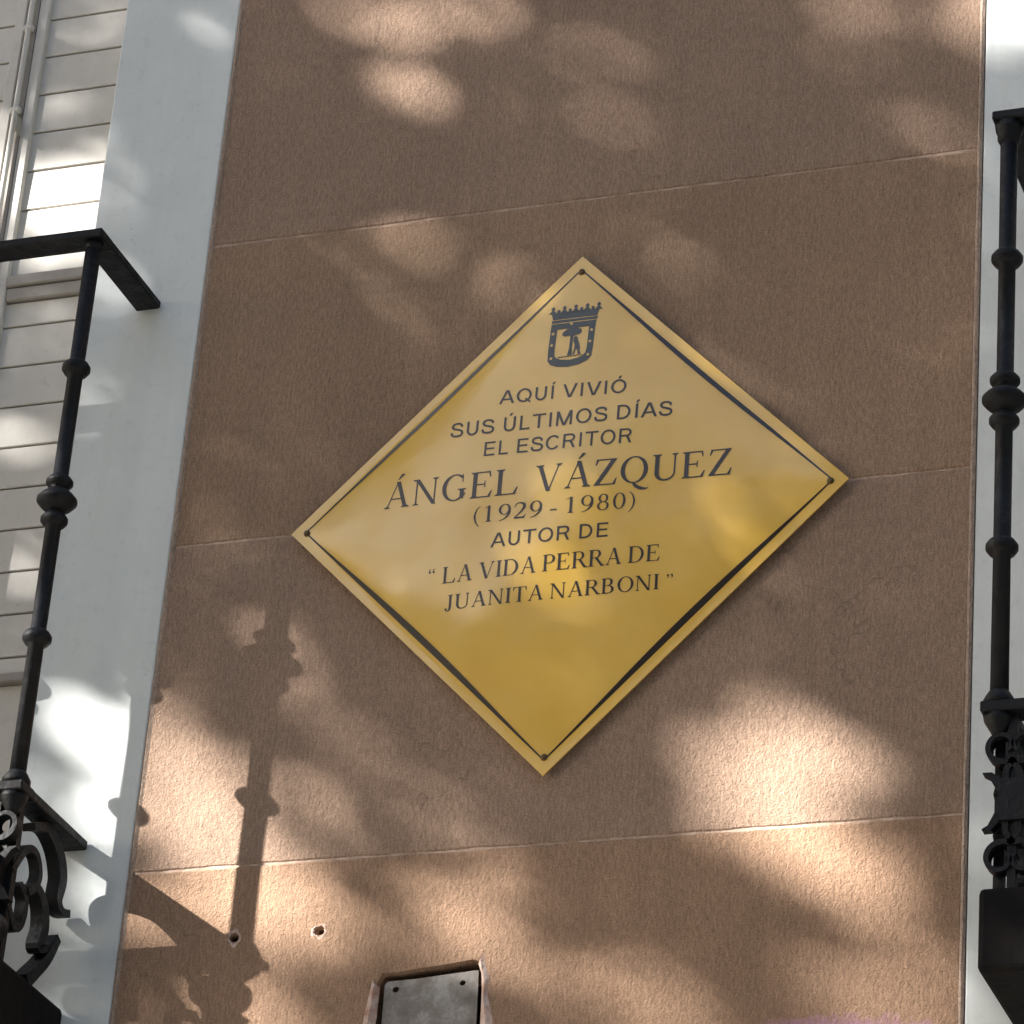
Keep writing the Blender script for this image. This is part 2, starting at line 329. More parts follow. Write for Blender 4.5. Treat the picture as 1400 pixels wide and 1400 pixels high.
# rough plaster edge round the niche
bm = bmesh.new(); fr = [[], [], []]
for i, (x, z) in enumerate(niche):
    c0 = Vector((-.107, 3.09)); d = (Vector((x, z)) - c0)
    w = .0075 + .005 * noise.noise(Vector((x * 60, z * 60, 2)))
    e_ = d.normalized() * w
    fr[0].append(bm.verts.new((x - e_.x * .9, .004, z - e_.y * .2))); fr[1].append(bm.verts.new((x + e_.x * .2, -.0025, z + e_.y * .2))); fr[2].append(bm.verts.new((x + e_.x * 1.3, .0005, z + e_.y * 1.3)))
    
n = len(niche)
for q, w in ((fr[0], fr[1]), (fr[1], fr[2])):
    for k in range(n):
        if 10 <= k <= 16 or k in (0, 1, 2, 3, 17, 18): bm.faces.new((q[k], q[(k + 1) % n], w[(k + 1) % n], w[k]))
obj('niche_edge', bm, M['plaster'], wall, False)

# neighbouring brown piers beyond the two windows
for sx, lab in ((-1, 'brown stucco wall continuing to the left of the left window'), (1, 'brown stucco wall continuing to the right of the right window')):
    w2 = thing('stucco_wall', lab, 'wall', (sx * 2.1, 0, 0))
    for i, (a, b_) in enumerate(zip(levels, levels[1:])):
        x0, x1 = (-9, -2.03) if sx < 0 else (2.02, 9)
        obj('panel', panel_bm(x0, x1, a + GAP / 2, b_ - GAP / 2, seed=i * 1.7, n=60), M['stucco'], w2)

# ------------------------------------------------------------------ white window surrounds
def surround(xa, xb, label):
    t = thing('window_surround', label, 'window surround', (xa, 0, 0))
    return t
JL0, JL1 = -.6625, XL - .0004
JR0, JR1 = XR + .0004, .6525
sl = surround(-.58, 0, 'white painted surround of the left window, between cream shutter and brown wall')
obj('jamb', box(JL0, JL1, .0008, .17, .6, 5.5, bev=.0025, seg=2), M['white'], sl)
obj('jamb', box(-2.028, -1.872, .0008, .17, .6, 5.5, bev=.0025, seg=2), M['white'], sl)
obj('lintel', box(-2.028, JL1, .0008, .168, 5.502, 7.5, bev=.0025, seg=2), M['white'], sl)
obj('apron', box(-1.870, JL0 - .002, .0012, .168, .6, 3.12, bev=.0025, seg=2), M['white'], sl)
sr = surround(.58, 0, 'white painted surround of the right window, behind the black corner post at the right')
obj('jamb', box(JR0, JR1, .0008, .17, .6, 5.5, bev=.0025, seg=2), M['white'], sr)
obj('jamb', box(1.862, 2.018, .0008, .17, .6, 5.5, bev=.0025, seg=2), M['white'], sr)
obj('lintel', box(JR0, 2.018, .0008, .168, 5.502, 7.5, bev=.0025, seg=2), M['white'], sr)
obj('apron', box(JR1 + .002, 1.860, .0012, .168, .6, 3.12, bev=.0025, seg=2), M['white'], sr)

# ------------------------------------------------------------------ boarded shutter leaves
def leaf(x0, x1, label, mid=True, flip=False):
    """one tall folding leaf: stiles, rails, horizontal boards, solid foot panel. x0 < x1"""
    t = thing('shutter_leaf', label, 'shutter', ((x0 + x1) / 2, .05, 3.13), 'folding shutter leaves of the balcony windows')
    st = .015
    obj('stile', box(x0, x0 + st, .046, .085, 3.13, 5.49, bev=.0015), M['cream'], t)
    obj('stile', box(x1 - st, x1, .046, .085, 3.13, 5.49, bev=.0015), M['cream'], t)
    bm = bmesh.new(); bx(bm, x0 + st, x1 - st, .044, .08, 4.198, 4.214, bev=.0015); obj('middle_rail', bm, M['cream_shadow'], t)
    bm = bmesh.new(); bx(bm, x0 + st, x1 - st, .048, .08, 4.178, 4.1965, bev=.0015); obj('middle_rail', bm, M['cream_shadow'], t)
    obj('bottom_rail', box(x0 + st, x1 - st, .045, .08, 3.628, 3.640, bev=.0015), M['cream_shadow'], t)
    obj('foot_panel', box(x0 + st, x1 - st, .056, .08, 3.13, 3.6275, bev=.001), M['cream'], t)
    def board(z0, z1):
        bm = bmesh.new()
        # lower edge a little forward of the upper one, so each board overlaps like weatherboarding
        pts = [(.0545, z0 + .0008), (.0535, z0 + .0016), (.0545, z1 - .0018), (.0560, z1 - .0010), (.062, z1 - .0010), (.062, z0 + .0016)]
        a = [bm.verts.new((x0 + st, y, z)) for y, z in pts]; c = [bm.verts.new((x1 - st, y, z)) for y, z in pts]
        bm.faces.new(a); bm.faces.new(c[::-1])
        for i in range(6): bm.faces.new((a[i], c[i], c[(i + 1) % 6], a[(i + 1) % 6]))
        obj('board', bm, M['cream'], t)
    P = .0602
    z = 4.3181
    edges = sorted([4.3181 + P * k for k in range(-1, 20)]); edges = [4.2145] + [e for e in edges if e > 4.23 and e < 5.49] + [5.49]
    for a, b_ in zip(edges, edges[1:]): board(a, b_)
    edges = [3.6405] + sorted([4.0218 + .0594 * k for k in range(-6, 3)]) + [4.1775]
    for a, b_ in zip(edges, edges[1:]):
        if b_ - a > .01: board(a, b_)
    obj('backing', box(x0 + st + .001, x1 - st - .001, .0625, .075, 3.64, 5.488), M['back'], t)
    return t
leaf(-.8175, -.668, 'narrow cream shutter leaf beside the white surround, bright sun patch on its upper boards')
leaf(-1.20, -.8365, 'wide cream shutter leaf left of the locking rod')
leaf(-1.53, -1.204, 'cream shutter leaf second from the far end of the left window')
leaf(-1.868, -1.534, 'cream shutter leaf at the far end of the left window')
for k, lab in enumerate(('first cream shutter leaf behind the right balcony', 'second cream shutter leaf behind the right balcony', 'third cream shutter leaf behind the right balcony', 'fourth cream shutter leaf behind the right balcony')):
    leaf(.6575 + .3005 * k, .6575 + .3005 * k + .297, lab)
rod = thing('locking_rod', 'slim grey locking rod running up between two cream shutter leaves', 'rod', (-.8265, .044, 3.3))
bm = bmesh.new(); tube(bm, [(-.8265 + .0008 * math.sin(k), .040, 3.3 + .18 * k) for k in range(12)], .0038, 10); obj('bar', bm, M['cream'], rod, True)
bm = bmesh.new(); bx(bm, -.8352, -.8185, .047, .08, 3.14, 5.48); obj('cover_strip', bm, M['cream_shadow'], rod)
for z in (4.601, 4.470, 4.20, 3.9, 3.6, 4.9, 5.2):
    bm = bmesh.new(); bx(bm, -.8335, -.8195, .0365, .0465, z - .0045, z + .0045, bev=.002); obj('guide', bm, M['cream'], rod)
bm = bmesh.new(); bx(bm, -.8175, -.8155, .030, .045, 4.43, 4.455, bev=.0008); obj('catch', bm, M['cream_shadow'], rod)

# ------------------------------------------------------------------ balconies
D = .1616
ZT, ZL, ZB, ZS = 4.115, 3.386, 3.178, 3.088      # top of handrail, lower rail top, slab top, slab bottom
HS = .1787
def post_profile(r):
    z1, z2, z3 = 3.928, 3.928 - HS, 3.928 - 2 * HS
    def ring(z, R, h): return [(r, z - h), (R * .8, z - h * .72), (R, z - h * .25), (R, z + h * .25), (R * .8, z + h * .72), (r, z + h)]
    p = [(r * 1.05, ZL)]
    p += ring(z3, r * 1.85, .0105)
    p += ring(z2 - .0255, r * 1.75, .0095)
    p += [(r * 1.1, z2 - .0155), (r * 2.0, z2 - .0085), (r * 2.6, z2 - .002), (r * 2.6, z2 + .002), (r * 2.0, z2 + .0085), (r * 1.1, z2 + .0155)]
    p += ring(z2 + .0245, r * 1.75, .0085)
    p += ring(z1, r * 1.85, .0105)
    p += [(r * 1.05, ZT - .012)]
    return p
def spiral(cx, cy, r0, r1, a0, a1, n=26):
    return [(cx + (r0 + (r1 - r0) * k / n) * math.cos(a0 + (a1 - a0) * k / n), cy + (r0 + (r1 - r0) * k / n) * math.sin(a0 + (a1 - a0) * k / n)) for k in range(n + 1)]
def scroll_unit(frame):
    """a pair of wrought scrolls back to back between the lower rail and the slab: eyes at top and foot, leaf tips outward. a = across, b = up (0 at slab)"""
    H = ZL - .012 - ZB
    bm = bmesh.new(); W = .015
    for s in (-1, 1):
        # upper C: from the waist up and curling outward into an eye
        pts = [(s * .004, H * .5), (s * .007, H * .60), (s * .006, H * .68)] 
        pts += [(s * (.0105 + x), z) for x, z in spiral(0, H * .815, .0195, .008, -PI * .72, PI * 1.25, 30)]
        ribbon(bm, pts, W, lambda u: .0068 - .003 * u, frame)
        pts = [(s * .004, H * .5), (s * .007, H * .40), (s * .006, H * .32)]
        pts += [(s * (.0105 + x), z) for x, z in spiral(0, H * .175, .0195, .008, PI * .72, -PI * 1.25, 30)]
        ribbon(bm, pts, W, lambda u: .0068 - .003 * u, frame)
        # pointed leaves springing from the waist
        ribbon(bm, [(s * .003, H * .55), (s * .014, H * .60), (s * .023, H * .655), (s * .031, H * .665)], .012, lambda u: .014 * (1 - u) + .0012, frame)
        ribbon(bm, [(s * .003, H * .46), (s * .014, H * .42), (s * .023, H * .355), (s * .031, H * .345)], .012, lambda u: .014 * (1 - u) + .0012, frame)
    # waist collar
    ribbon(bm, [(-.0135, H * .5), (.0135, H * .5)], .021, .046, frame)
    ribbon(bm, [(0, .0), (0, H)], .010, .009, frame)
    return bm
def side_scroll(frame):
    """side panel: two big S-curved flat bars ending in curled leaf tips near the wall; a = distance out from the wall, b = up"""
    bm = bmesh.new(); H = ZL - .012 - ZB
    def arc(pts, n=26):   # Catmull-Rom through pts
        P = [pts[0]] + pts + [pts[-1]]; o = []
        for i in range(1, len(P) - 2):
            for k in range(8):
                t = k / 8; q = []
                for c in (0, 1):
                    p0, p1, p2, p3 = (P[i - 1][c], P[i][c], P[i + 1][c], P[i + 2][c])
                    q.append(.5 * (2 * p1 + (p2 - p0) * t + (2 * p0 - 5 * p1 + 4 * p2 - p3) * t * t + (3 * p1 - p0 - 3 * p2 + p3) * t ** 3))
                o.append(tuple(q))
        o.append(pts[-1]); return o
    ribbon(bm, arc([(.118, .176), (.086, .188), (.052, .176), (.034, .150), (.036, .122), (.024, .112), (.006, .116)]), .016, lambda u: .009 + .010 * math.sin(PI * min(1, u * 1.15)) ** 2, frame)
    ribbon(bm, arc([(.110, .100), (.090, .113), (.068, .100), (.060, .076), (.066, .052), (.046, .058), (.026, .076)]), .016, lambda u: .008 + .009 * math.sin(PI * min(1, u * 1.1)) ** 2, frame)
    ribbon(bm, arc([(.026, .078), (.044, .046), (.070, .018), (.086, .002)]), .018, lambda u: .011 + .006 * u, frame)
    ribbon(bm, arc([(.150, .110), (.125, .145), (.100, .150), (.086, .130), (.096, .108), (.115, .100)]), .013, .009, frame)
    ribbon(bm, arc([(.150, .070), (.128, .050), (.112, .062), (.110, .090), (.128, .102)]), .013, .009, frame)
    ribbon(bm, arc([(.148, .190), (.146, .10), (.148, .0)]), .011, .011, frame)
    return bm
def balcony(side, label):
    """side = -1: left balcony whose right end shows; +1: right balcony whose left end shows"""
    xp = -.5692 if side < 0 else .5575        # corner post nearest the brown wall
    s = side; t = thing('balcony', label, 'balcony', (xp + s * .64, -D / 2, ZS), 'black iron balconies at the windows')
    nb = 9; xe = xp + s * .1612 * (nb - 1)   # far corner post
    hw = .0165
    lo, hi = sorted((xp, xe))
    obj('slab', box(lo - .0145, hi + .0145, -D - .016, -.0012, ZS, ZB, bev=.006, seg=2), M['slab'], t)
    obj('top_rail', box(lo - hw, hi + hw, -D - hw, -D + hw, ZT - .011, ZT, bev=.0016), M['iron'], t)
    for x in (xp, xe):
        obj('side_rail', box(x - hw, x + hw, -D + hw + .0002, -.0012, ZT - .0108, ZT - .0002, bev=.0016), M['iron'], t)
        obj('side_lower_rail', box(x - hw * .95, x + hw * .95, -D + hw + .0002, -.0012, ZL - .0118, ZL - .0002, bev=.0014), M['iron'], t)
    obj('lower_rail', box(lo - hw, hi + hw, -D - hw, -D + hw, ZL - .012, ZL, bev=.0014), M['iron'], t)
    first = None; col = None
    for k in range(nb):
        x = xp + s * .1612 * k
        r = .0092 if side < 0 else .0094
        if first is None:
            bm = bmesh.new(); pr = post_profile(r); lathe(bm, x, -D, pr, 24)
            first = obj('baluster', bm, M['iron'], t, True)
            bm = bmesh.new(); lathe(bm, x, -D, [(.0165, ZL + .0002), (.0165, ZL + .006), (.0125, ZL + .013), (.0105, ZL + .016)], 20); obj('foot_collar', bm, M['iron'], first, True)
            bm = bmesh.new(); lathe(bm, x, -D, ([(.0098, ZT - .022), (.0118, ZT - .0112)] if side < 0 else [(.0098, ZT - .038), (.0132, ZT - .031), (.0132, ZT - .025), (.0155, ZT - .0195), (.0165, ZT - .0112)]), 20); obj('capital', bm, M['iron'], first, True)
            bm = bmesh.new(); lathe(bm, x, -D, [(.004, ZL - .040), (.0085, ZL - .030), (.0155, ZL - .018), (.0165, ZL - .0122)], 20); obj('drop_collar', bm, M['iron'], first, True)
        else:
            cpy = copy_tree(first, t); cpy.location.x = first.location.x + s * .1612 * k
    un0 = None
    for k in range(nb):
        xc = xp + s * (.0165 + .1612 * k)
        if k == nb - 1: xc = xe - s * .0165
        if un0 is None:
            un0 = obj('scroll', scroll_unit(lambda a, b_, c: (xc + a, -D + c, ZB + b_)), M['iron'], t); x00 = xc
        else:
            q = un0.copy(); C.objects.link(q); q.parent = t; q.location.x += xc - x00
    for x in (xp, xe):
        obj('side_scroll', side_scroll(lambda a, b_, c, x=x: (x + c, -a, ZB + b_)), M['iron'], t)
    return t
balcony(-1, 'black wrought iron balcony at the left edge, handrail running back to the white surround')
balcony(1, 'black wrought iron balcony at the right edge with ringed corner post and dark slab')

# ------------------------------------------------------------------ metal plate in the niche
jb = thing('cover_plate', 'grey blotchy metal plate with two screw holes set in a hole in the brown wall', 'metal plate', (-.107, .02, 3.0))
bm = bmesh.new(); pl = [(-.1685, 2.99), (-.1690, 3.10), (-.1695, 3.189), (-.166, 3.1925), (-.135, 3.1935), (-.10, 3.1965), (-.064, 3.1995), (-.0600, 3.199), (-.0565, 3.10), (-.056, 2.99)]
prism(bm, pl, .007, .0095)
o = obj('plate', bm, M['plate'], jb)
cs = []
for hx, hz, r in ((-.1560, 3.1825, .0040), (-.0775, 3.1855, .0036)):
    cb = bmesh.new(); prism(cb, [(hx + r * math.cos(2 * PI * k / 9 + .3), hz + r * .9 * math.sin(2 * PI * k / 9 + .3)) for k in range(9)], .005, .02); cs.append(cb)
cut(o, cs)
bm = bmesh.new(); bx(bm, -.165, -.060, .0300, .0310, 3.0, 3.19); obj('dark_backing', bm, M['hole'], jb)

# ------------------------------------------------------------------ plaque
PC = Vector((.0033, -.0092, 3.7604)); PA = .3398; PM = .3215    # centre, half diagonal outside / to the black line
plq = thing('memorial_plaque', 'yellow enamel diamond plaque with black lettering and city crest on the brown wall', 'plaque', (PC.x, PC.y, PC.z))
def dome(u, v):
    """height of the pillowed enamel face above its flat rim"""
    a = (u + v) / PM; b = (u - v) / PM
    if abs(a) >= 1 or abs(b) >= 1: return 0.0
    h = .0105 * ((1 - a * a) * (1 - b * b)) ** .62
    k = (1 - a * a) * (1 - b * b)
    h -= .0034 * k * abs(noise.noise(Vector((u * 5 + 1.7, v * 6 + 2.2, 5.5))))
    h += .0024 * k * noise.noise(Vector((u * 7 + 3.1, v * 7, .5)))
    h += .0006 * k * noise.noise(Vector((u * 17, v * 17 + 4, 7.5)))
    return h
NG = 96
bm = bmesh.new(); grid = {}
def sgn_pow(x): return x
for i in range(NG + 1):
    for j in range(NG + 1):
        a = 2 * i / NG - 1; b_ = 2 * j / NG - 1
        a *= PA; b_ *= PA; u = (a + b_) / 2; v = (a - b_) / 2
        grid[i, j] = bm.verts.new((PC.x + u, PC.y - dome(u, v), PC.z + v))
for i in range(NG):
    for j in range(NG): bm.faces.new((grid[i, j], grid[i + 1, j], grid[i + 1, j + 1], grid[i, j + 1]))
rim = [grid[i, 0] for i in range(NG)] + [grid[NG, j] for j in range(NG)] + [grid[i, NG] for i in range(NG, 0, -1)] + [grid[0, j] for j in range(NG, 0, -1)]
rt = [bm.verts.new(w.co) for w in rim]; rb = [bm.verts.new((w.co.x, PC.y + .0014, w.co.z)) for w in rim]
for k in range(len(rim)): bm.faces.new((rt[k], rt[(k + 1) % len(rim)], rb[(k + 1) % len(rim)], rb[k]))
obj('plate', bm, M['enamel'], plq, True)
bm = bmesh.new(); prism(bm, [(PC.x + .3375, PC.z), (PC.x, PC.z + .3375), (PC.x - .3375, PC.z), (PC.x, PC.z - .3375)], PC.y + .0016, PC.y + .0046); obj('rim', bm, M['plaque_edge'], plq)
for sx, sz in ((1, 0), (-1, 0), (0, 1), (0, -1)):
    bm = bmesh.new(); x = PC.x + sx * .27; z = PC.z + sz * .27; bx(bm, x - .012, x + .012, PC.y + .0048, -.0002, z - .012, z + .012); obj('spacer', bm, M['screw'], plq)
# black line: thin at the corners, widest half-way along each side
corners = [(PM, 0), (0, PM), (-PM, 0), (0, -PM)]
for q in range(4):
    p0 = Vector(corners[q]); p1 = Vector(corners[(q + 1) % 4]); nrm = -((p0 + p1).normalized()); bm = bmesh.new(); prev = None; n = 60
    p0 = p0; wmax = (.0052, .0042, .0060, .0062)[q]
    for k in range(n + 1):
        t = k / n; w = .0013 + wmax * math.sin(PI * t) ** 1.6
        c = p0 + (p1 - p0) * t; ea = c - nrm * .0005; eb = c + nrm * w
        row = []
        for e_ in (ea, eb): row.append(bm.verts.new((PC.x + e_.x, PC.y - dome(e_.x, e_.y) - .00035 - .00005 * q, PC.z + e_.y)))
        if prev: bm.faces.new((prev[0], row[0], row[1], prev[1]))
        prev = row
    obj('border_line', bm, M['ink'], plq)
for sx, sz in ((.0006, .3175), (.3185, -.001), (0, -.3175), (-.3195, -.001)):
    bm = bmesh.new(); n = 14
    rings = [[bm.verts.new((PC.x + sx + r * math.cos(2 * PI * k / n), PC.y - y, PC.z + sz + r * math.sin(2 * PI * k / n))) for k in range(n)] for r, y in ((.0042, .0002), (.0038, .0016), (.002, .0022))]
    for q, w in zip(rings, rings[1:]):
        for k in range(n): bm.faces.new((q[k], q[(k + 1) % n], w[(k + 1) % n], w[k]))
    bm.faces.new(rings[-1]); obj('screw', bm, M['screw'], plq, True)

# --- lettering, drawn glyph by glyph (units: cap height = 1)
def on_face(u, v, lift): return (PC.x + u, PC.y - dome(u, v) - lift, PC.z + v)
TH, TN, SF, SH = .155, .048, .085, .034     # thick, thin, serif reach, serif height
def rect(x0, y0, x1, y1): return [(x0, y0), (x1, y0), (x1, y1), (x0, y1)]
def foot(x0, x1, y, up=1, l=SF, r=SF): return [(x0 - l, y), (x1 + r, y), (x1 + r, y + up * SH * .7), (x1, y + up * SH * 2.2), (x0, y + up * SH * 2.2), (x0 - l, y + up * SH * .7)]
def stem(x, w=TH, y0=0, y1=1, sb=True, st=True, l=SF, r=SF):
    o = [rect(x, y0, x + w, y1)]
    if sb: o.append(foot(x, x + w, y0, 1, l, r))
    if st: o.append(foot(x, x + w, y1, -1, l, r))
    return o
def diag(xa, ya, xb, yb, w): return [[(xa - w / 2, ya), (xa + w / 2, ya), (xb + w / 2, yb), (xb - w / 2, yb)]]
def arc(cx, cy, rx, ry, tx, ty, a0, a1, n=26):
    """elliptic bow: thickness tx at the sides, ty at top and bottom"""
    o = []
    for k in range(n):
        a, b_ = [math.radians(a0 + (a1 - a0) * q / n) for q in (k, k + 1)]
        o.append([(cx + rx * math.cos(a), cy + ry * math.sin(a)), (cx + rx * math.cos(b_), cy + ry * math.sin(b_)),
                  (cx + (rx - tx) * math.cos(b_), cy + (ry - ty) * math.sin(b_)), (cx + (rx - tx) * math.cos(a), cy + (ry - ty) * math.sin(a))])
    return o
def disc(cx, cy, r, n=14): return [[(cx + r * math.cos(2 * PI * k / n), cy + r * math.sin(2 * PI * k / n)) for k in range(n)]]
def stroke(pts, ws):
    o = []
    for i in range(len(pts) - 1):
        p, q = Vector(pts[i]), Vector(pts[i + 1])
        def nr(k):
            a = Vector(pts[max(k - 1, 0)]); b_ = Vector(pts[min(k + 1, len(pts) - 1)]); d = (b_ - a).normalized(); return Vector((-d.y, d.x))
        n0, n1 = nr(i) * ws[i] / 2, nr(i + 1) * ws[i + 1] / 2
        o.append([tuple(p + n0), tuple(q + n1), tuple(q - n1), tuple(p - n0)])
    return o
def smooth_pts(pts, ws, m=6):
    P = [pts[0]] + pts + [pts[-1]]; Wd = [ws[0]] + ws + [ws[-1]]; o = []; wo = []
    for i in range(1, len(P) - 2):
        for k in range(m):
            t = k / m; q = []
            for c in (0, 1):
                p0, p1, p2, p3 = (P[i - 1][c], P[i][c], P[i + 1][c], P[i + 2][c])
                q.append(.5 * (2 * p1 + (p2 - p0) * t + (2 * p0 - 5 * p1 + 4 * p2 - p3) * t * t + (3 * p1 - p0 - 3 * p2 + p3) * t ** 3))
            o.append(tuple(q)); wo.append(Wd[i] + (Wd[i + 1] - Wd[i]) * t)
    o.append(pts[-1]); wo.append(ws[-1]); return stroke(o, wo)
def gA():
    return (diag(.17, 0, .535, 1.02, TN) + diag(.86, 0, .54, 1.02, TH) + [rect(.29, .33, .72, .33 + TN)] + [foot(.145, .2, 0), foot(.78, .94, 0, l=.07, r=.07)], 1.06)
def gN():
    return (stem(.16, TN * 1.15, st=False) + stem(.86, TN * 1.15, sb=False) + diag(.19, 1, .885, -.02, TH * 1.02) + [foot(.10, .22, 1, -1, l=.07, r=0)], 1.09)
def gG():
    return (arc(.54, .5, .48, .52, TH, TN, 48, 312) + stem(.74, TH * .95, 0.06, .44, sb=False) + arc(.54, .5, .48, .52, TN, TN * 1.3, 300, 332, 6) + [rect(.80, .70, .835, 1.0)], 1.07)
def gE():
    return (stem(.12) + [rect(.2, 0, .80, TN), rect(.2, 1 - TN, .76, 1), rect(.2, .49, .58, .49 + TN), rect(.555, .39, .59, .64)] +
            [[(.70, TN), (.80, TN), (.86, .25), (.825, .25)], [(.70, 1 - TN), (.76, 1 - TN), (.785, .78), (.75, .78)]], .92)
def gL():
    return (stem(.12) + [rect(.2, 0, .80, TN), [(.70, TN), (.80, TN), (.87, .28), (.835, .28)]], .90)
def gV():
    return (diag(.19, 1, .545, -.02, TH) + diag(.90, 1, .56, -.02, TN) + [foot(.11, .27, 1, -1, l=.07, r=.07), foot(.86, .93, 1, -1, l=.08, r=.08)], 1.06)
def gZ():
    return (diag(.13, 0, .75, 1, TH * 1.15) + [rect(.09, 0, .82, TN), rect(.10, 1 - TN, .78, 1)] + [[(.72, TN), (.82, TN), (.87, .26), (.835, .26)], [(.10, 1 - TN), (.19, 1 - TN), (.10, .77), (.065, .77)]], .92)
def gO(): return (arc(.54, .5, .49, .52, TH, TN, 0, 360, 40), 1.08)
def gQ(): return (arc(.54, .5, .49, .52, TH, TN, 0, 360, 40) + smooth_pts([(.50, .03), (.62, -.12), (.80, -.22), (.98, -.25), (1.08, -.22)], [.05, .12, .12, .06, .015]), 1.09)
def gU():
    return (stem(.16, TH, .30, 1, sb=False) + stem(.84, TN * 1.2, .30, 1, sb=False) + arc(.53, .30, .37, .32, TH, TN * 1.5, 180, 270, 14) + arc(.53, .30, .37, .32, TN * 1.2, TN * 1.5, 270, 360, 14), 1.08)
def gP():
    return (stem(.12) + arc(.46, .73, .33, .27, TH, TN, -90, 90, 20) + [rect(.2, .95, .47, 1), rect(.2, .46, .47, .46 + TN)], .84)
def gR():
    return (stem(.12) + arc(.46, .745, .32, .255, TH, TN, -90, 90, 20) + [rect(.2, .95, .47, 1), rect(.2, .49, .47, .49 + TN)] + diag(.50, .5, .87, 0, TH * 1.1) + [foot(.84, .96, 0, l=.0, r=.06)], 1.0)
def gD():
    return (stem(.12) + arc(.44, .5, .52, .5, TH, TN, -90, 90, 28) + [rect(.2, 1 - TN, .45, 1), rect(.2, 0, .45, TN)], 1.05)
def gB():
    return (stem(.12) + arc(.44, .75, .30, .25, TH, TN, -90, 90, 18) + arc(.46, .26, .36, .275, TH, TN, -90, 90, 18) + [rect(.2, 1 - TN, .45, 1), rect(.2, .495, .46, .495 + TN * .8), rect(.2, -.012, .47, TN)], .97)
def gI(): return (stem(.14), .44)
def gJ(): return (stem(.30, TH, .2, 1, sb=False) + smooth_pts([(.375, .22), (.35, .04), (.27, -.05), (.17, -.05), (.10, .02)], [TH, TH * .85, TH * .55, .06, .06]) + disc(.12, .07, .07), .60)
def gT():
    return (stem(.40, TH, st=False) + [rect(.06, 1 - TN, .90, 1), [(.06, 1 - TN), (.15, 1 - TN), (.08, .75), (.045, .75)], [(.81, 1 - TN), (.90, 1 - TN), (.915, .75), (.88, .75)]], .95)
def g1(): return (stem(.30, .125, st=False) + [[(.30, 1.02), (.425, 1.02), (.425, .95), (.30, .88)], [(.14, .88), (.30, .94), (.36, 1.02), (.14, .91)]], .76)
def g9():
    return (arc(.38, .68, .30, .345, .12, .045, 0, 360, 30) + smooth_pts([(.62, .66), (.61, .42), (.50, .20), (.32, .04), (.12, -.02)], [.12, .12, .10, .06, .03]), .76)
def g2():
    return (smooth_pts([(.10, .72), (.16, .92), (.34, 1.0), (.54, .90), (.57, .70), (.45, .46), (.27, .24), (.10, .07)], [.03, .05, .07, .13, .14, .10, .07, .05]) + [rect(.08, 0, .62, .11), [(.56, .11), (.62, .11), (.68, .25), (.65, .25)]], .76)
def g8(): return (arc(.38, .755, .235, .265, .10, .05, 0, 360, 28) + arc(.38, .265, .285, .285, .11, .05, 0, 360, 28), .76)
def g0(): return (arc(.38, .5, .30, .52, .115, .045, 0, 360, 34), .76)
def gpl(): return (smooth_pts([(.42, 1.05), (.24, .80), (.16, .40), (.24, 0.0), (.42, -.28)], [.02, .07, .10, .07, .02]), .48)
def gpr(): return ([[(.48 - x, y) for x, y in p] for p in gpl()[0]], .48)
def ghy(): return ([rect(.10, .28, .42, .37)], .52)
def gquo(flip):
    o = []
    for dx in (.10, .34):
        o += disc(dx + .05, .78 if flip else .88, .065)
        if flip: o += smooth_pts([(dx - .005, .79), (dx + .02, .92), (dx + .10, .98)], [.03, .05, .02])
        else: o += smooth_pts([(dx + .105, .87), (dx + .08, .74), (dx, .68)], [.03, .05, .02])
    return (o, .62)
G = {'A': gA, 'N': gN, 'G': gG, 'E': gE, 'L': gL, 'V': gV, 'Z': gZ, 'O': gO, 'Q': gQ, 'U': gU, 'P': gP, 'R': gR, 'D': gD, 'B': gB, 'I': gI, 'J': gJ, 'T': gT,
     '1': g1, '9': g9, '2': g2, '8': g8, '0': g0, '(': gpl, ')': gpr, '-': ghy, '“': lambda: gquo(True), '”': lambda: gquo(False)}
K = .135
def line(x0, y0, x1, y1, w=K):
    d = Vector((x1 - x0, y1 - y0)).normalized(); n_ = Vector((-d.y, d.x)) * w / 2
    return [(x0 + n_.x, y0 + n_.y), (x1 + n_.x, y1 + n_.y), (x1 - n_.x, y1 - n_.y), (x0 - n_.x, y0 - n_.y)]
def hA(): return ([*diag(.075, 0, .455, 1, K * 1.12), *diag(.865, 0, .485, 1, K * 1.12), rect(.23, .26, .71, .26 + K * .85)], .94)
def hO(): return (arc(.52, .5, .46, .515, K, K * .92, 0, 360, 44), 1.04)
def hQ(): return (arc(.52, .5, .46, .515, K, K * .92, 0, 360, 44) + [line(.60, .26, .93, -.03, K * .85)], 1.04)
def hU(): return ([rect(.10, .36, .10 + K, 1), rect(.80 - K, .36, .80, 1)] + arc(.45, .365, .35, .38, K, K * .95, 180, 360, 26), .90)
def hI(): return ([rect(.12, 0, .12 + K, 1)], .375)
def hV(): return (diag(.10, 1, .445, 0, K * 1.12) + diag(.83, 1, .485, 0, K * 1.12), .93)
def hS(): return (smooth_pts([(.70, .70), (.66, .86), (.45, .945), (.22, .90), (.135, .75), (.22, .60), (.45, .52), (.68, .42), (.745, .26), (.66, .10), (.44, .05), (.18, .11), (.09, .32)], [K] * 13, 7), .85)
def hL(): return ([rect(.10, 0, .10 + K, 1), rect(.10 + K, 0, .70, K * .92)], .74)
def hT(): return ([rect(.365, 0, .365 + K, 1 - K * .9), rect(.03, 1 - K * .9, .835, 1)], .86)
def hM(): return ([rect(.10, 0, .10 + K, 1), rect(.91, 0, .91 + K, 1)] + diag(.185, 1, .555, 0, K * 1.12) + diag(.96, 1, .59, 0, K * 1.12), 1.15)
